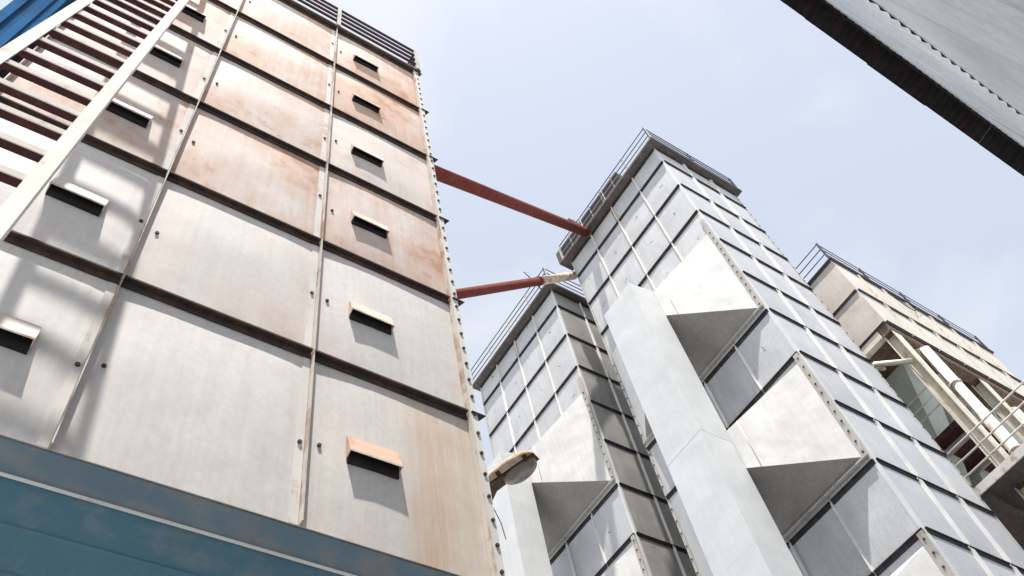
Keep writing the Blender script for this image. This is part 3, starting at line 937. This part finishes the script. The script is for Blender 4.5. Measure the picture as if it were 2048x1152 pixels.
# ------------------------------------------------------------------ old street lamp on the side of the rusty tower
e_1 = Vector((0.4462, 0.5500, 0.7060)) * 9.0
e_2 = Vector((0.472, 0.509, 0.720)); e_2 *= (e_1.z + 0.09) / e_2.z
ax = (e_2 - e_1)
Ln = ax.length
rz = math.atan2(ax.y, ax.x)
lamp = thing('street_lamp', 'rusty old lamp head with a grey glass bowl beside the rusty tower edge', 'lamp', (e_1.x, e_1.y, e_1.z + CAM_H))
lamp.rotation_euler = (R(26), -math.atan2(0.09, Vector((ax.x, ax.y)).length), rz)
lamp.scale = (1.14, 1.25, 1.25)
def lathe_half(n, prof, up_, flat=1.0):
    """boat shaped shell along local x: prof = (x, half width, depth)"""
    mb = MB()
    rows = []
    for (x, w, d) in prof:
        row = []
        for k in range(n + 1):
            an = math.pi * k / n
            row.append((x, math.cos(an) * w, (1 if up_ else -1) * (math.sin(an) ** flat) * d))
        rows.append(row)
    base = []
    for row in rows:
        base.append(len(mb.v))
        mb.v += row
    for i in range(len(rows) - 1):
        for k in range(n):
            mb.f.append((base[i] + k, base[i] + k + 1, base[i + 1] + k + 1, base[i + 1] + k)); mb.s.append(True)
        mb.f.append((base[i], base[i + 1], base[i + 1] + n, base[i] + n)); mb.s.append(False)
    mb.f.append(tuple(base[0] + k for k in range(n + 1))); mb.s.append(False)
    mb.f.append(tuple(base[-1] + k for k in range(n + 1))); mb.s.append(False)
    return mb
put('housing', lathe_half(10, [(0.0, 0.085, 0.070), (0.05, 0.105, 0.095), (Ln * 0.5, 0.115, 0.105), (Ln * 0.85, 0.10, 0.085), (Ln, 0.06, 0.04)], True, 0.55), 'lamp_body', lamp)
put('gasket', MB().hexa([(-0.01, -0.10, -0.016), (Ln + 0.012, -0.075, -0.016), (Ln + 0.012, 0.075, -0.016), (-0.01, 0.10, -0.016),
                         (-0.01, -0.10, -0.001), (Ln + 0.012, -0.075, -0.001), (Ln + 0.012, 0.075, -0.001), (-0.01, 0.10, -0.001)]), 'lamp_dark', lamp)
put('glass_bowl', lathe_half(24, [(Ln * (0.24 + 0.74 * (1 - math.cos(math.pi * q / 14)) / 2), 0.012 + 0.085 * math.sin(math.pi * q / 14) ** 0.7, 0.006 + 0.090 * math.sin(math.pi * q / 14) ** 0.9) for q in range(15)], False), 'glass', lamp, (0, 0, -0.0165))
put('neck', MB().hexa([(-0.14, -0.075, -0.11), (0.005, -0.085, -0.02), (0.005, 0.085, -0.02), (-0.14, 0.075, -0.11),
                       (-0.14, -0.07, 0.03), (0.005, -0.08, 0.06), (0.005, 0.08, 0.06), (-0.14, 0.07, 0.03)]), 'lamp_dark', lamp)
put('clip', MB().box((0.10, -0.118, -0.03), (0.14, -0.100, 0.03)), 'lamp_dark', lamp)
put('clip', MB().box((Ln - 0.09, -0.105, -0.03), (Ln - 0.05, -0.09, 0.02)), 'lamp_dark', lamp)
put('arm', MB().tube((-0.10, 0, -0.03), (-1.05, 0.55, -0.15), 0.03, 10), 'flange', lamp)
put('wire', MB().tube((-0.07, -0.06, -0.10), (-0.09, -0.03, -0.30), 0.004, 5).tube((-0.09, -0.03, -0.30), (-0.13, 0.0, -0.42), 0.004, 5), 'cable', lamp)

# ------------------------------------------------------------------ tin warehouse beside the camera
WY = -0.38
ZW = CAM_H + 19.4 * 0.38
ZLAP = CAM_H + 12.4 * 0.38
wh = thing('warehouse', 'grey corrugated tin warehouse wall under a dark eave at the top right', 'building', (8, WY, 0))
PT = 0.0893
def corr_sheet(width, z0, z1, amp, n_per=8, rows=1):
    mb = MB()
    n = int(round(width / PT * n_per))
    for z in (z0, z1):
        for k in range(n + 1):
            x = width * k / n
            mb.v.append((x, amp * math.cos(2 * math.pi * x / PT), z))
    for z in (z0, z1):
        for k in range(n + 1):
            x = width * k / n
            mb.v.append((x, amp * math.cos(2 * math.pi * x / PT) - 0.0012, z))
    m_ = n + 1
    for k in range(n):
        mb.f.append((k, k + 1, m_ + k + 1, m_ + k)); mb.s.append(True)
        mb.f.append((2 * m_ + k, 2 * m_ + k + 1, 3 * m_ + k + 1, 3 * m_ + k)); mb.s.append(True)
        mb.f.append((k, k + 1, 2 * m_ + k + 1, 2 * m_ + k)); mb.s.append(False)
    return mb
SW = PT * 9
up_me = corr_sheet(SW, ZLAP, ZW + 0.10, 0.0075).mesh('wall_sheet')
lo_me = corr_sheet(SW, 0, ZLAP + 0.12, 0.0022).mesh('wall_sheet')
ns = 30
for k in range(ns):
    x = -11.0 + SW * k
    put('wall_sheet', lo_me, 'wall_tin', wh, (x, -0.0073, 0))
    o = put('wall_sheet', up_me, 'wall_tin', wh, (x, 0.0 + random.uniform(-0.0015, 0.0015), 0))
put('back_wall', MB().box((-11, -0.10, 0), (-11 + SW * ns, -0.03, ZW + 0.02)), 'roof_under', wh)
# eave: corrugated roof sheets laid along the slope, seen from below
OV = 0.38 - 0.168
def roof_sheet_me():
    mb = MB()
    n = 9 * 8
    ys = [OV, OV - 0.15, -2.6]
    for dz in (0.0, 0.0012):
        for y in ys:
            for k in range(n + 1):
                x = SW * k / n
                mb.v.append((x, y, 0.16 * (OV - y) + 0.009 * math.cos(2 * math.pi * x / PT) + dz))
    m_ = n + 1
    for L_ in (0, 3):
        for r_ in range(2):
            for k in range(n):
                a = (L_ + r_) * m_ + k
                mb.f.append((a, a + 1, a + m_ + 1, a + m_)); mb.s.append(True)
    for k in range(n):
        mb.f.append((k, k + 1, 3 * m_ + k + 1, 3 * m_ + k)); mb.s.append(False)
    return mb.mesh('roof_sheet')
rs = roof_sheet_me()
for k in range(ns):
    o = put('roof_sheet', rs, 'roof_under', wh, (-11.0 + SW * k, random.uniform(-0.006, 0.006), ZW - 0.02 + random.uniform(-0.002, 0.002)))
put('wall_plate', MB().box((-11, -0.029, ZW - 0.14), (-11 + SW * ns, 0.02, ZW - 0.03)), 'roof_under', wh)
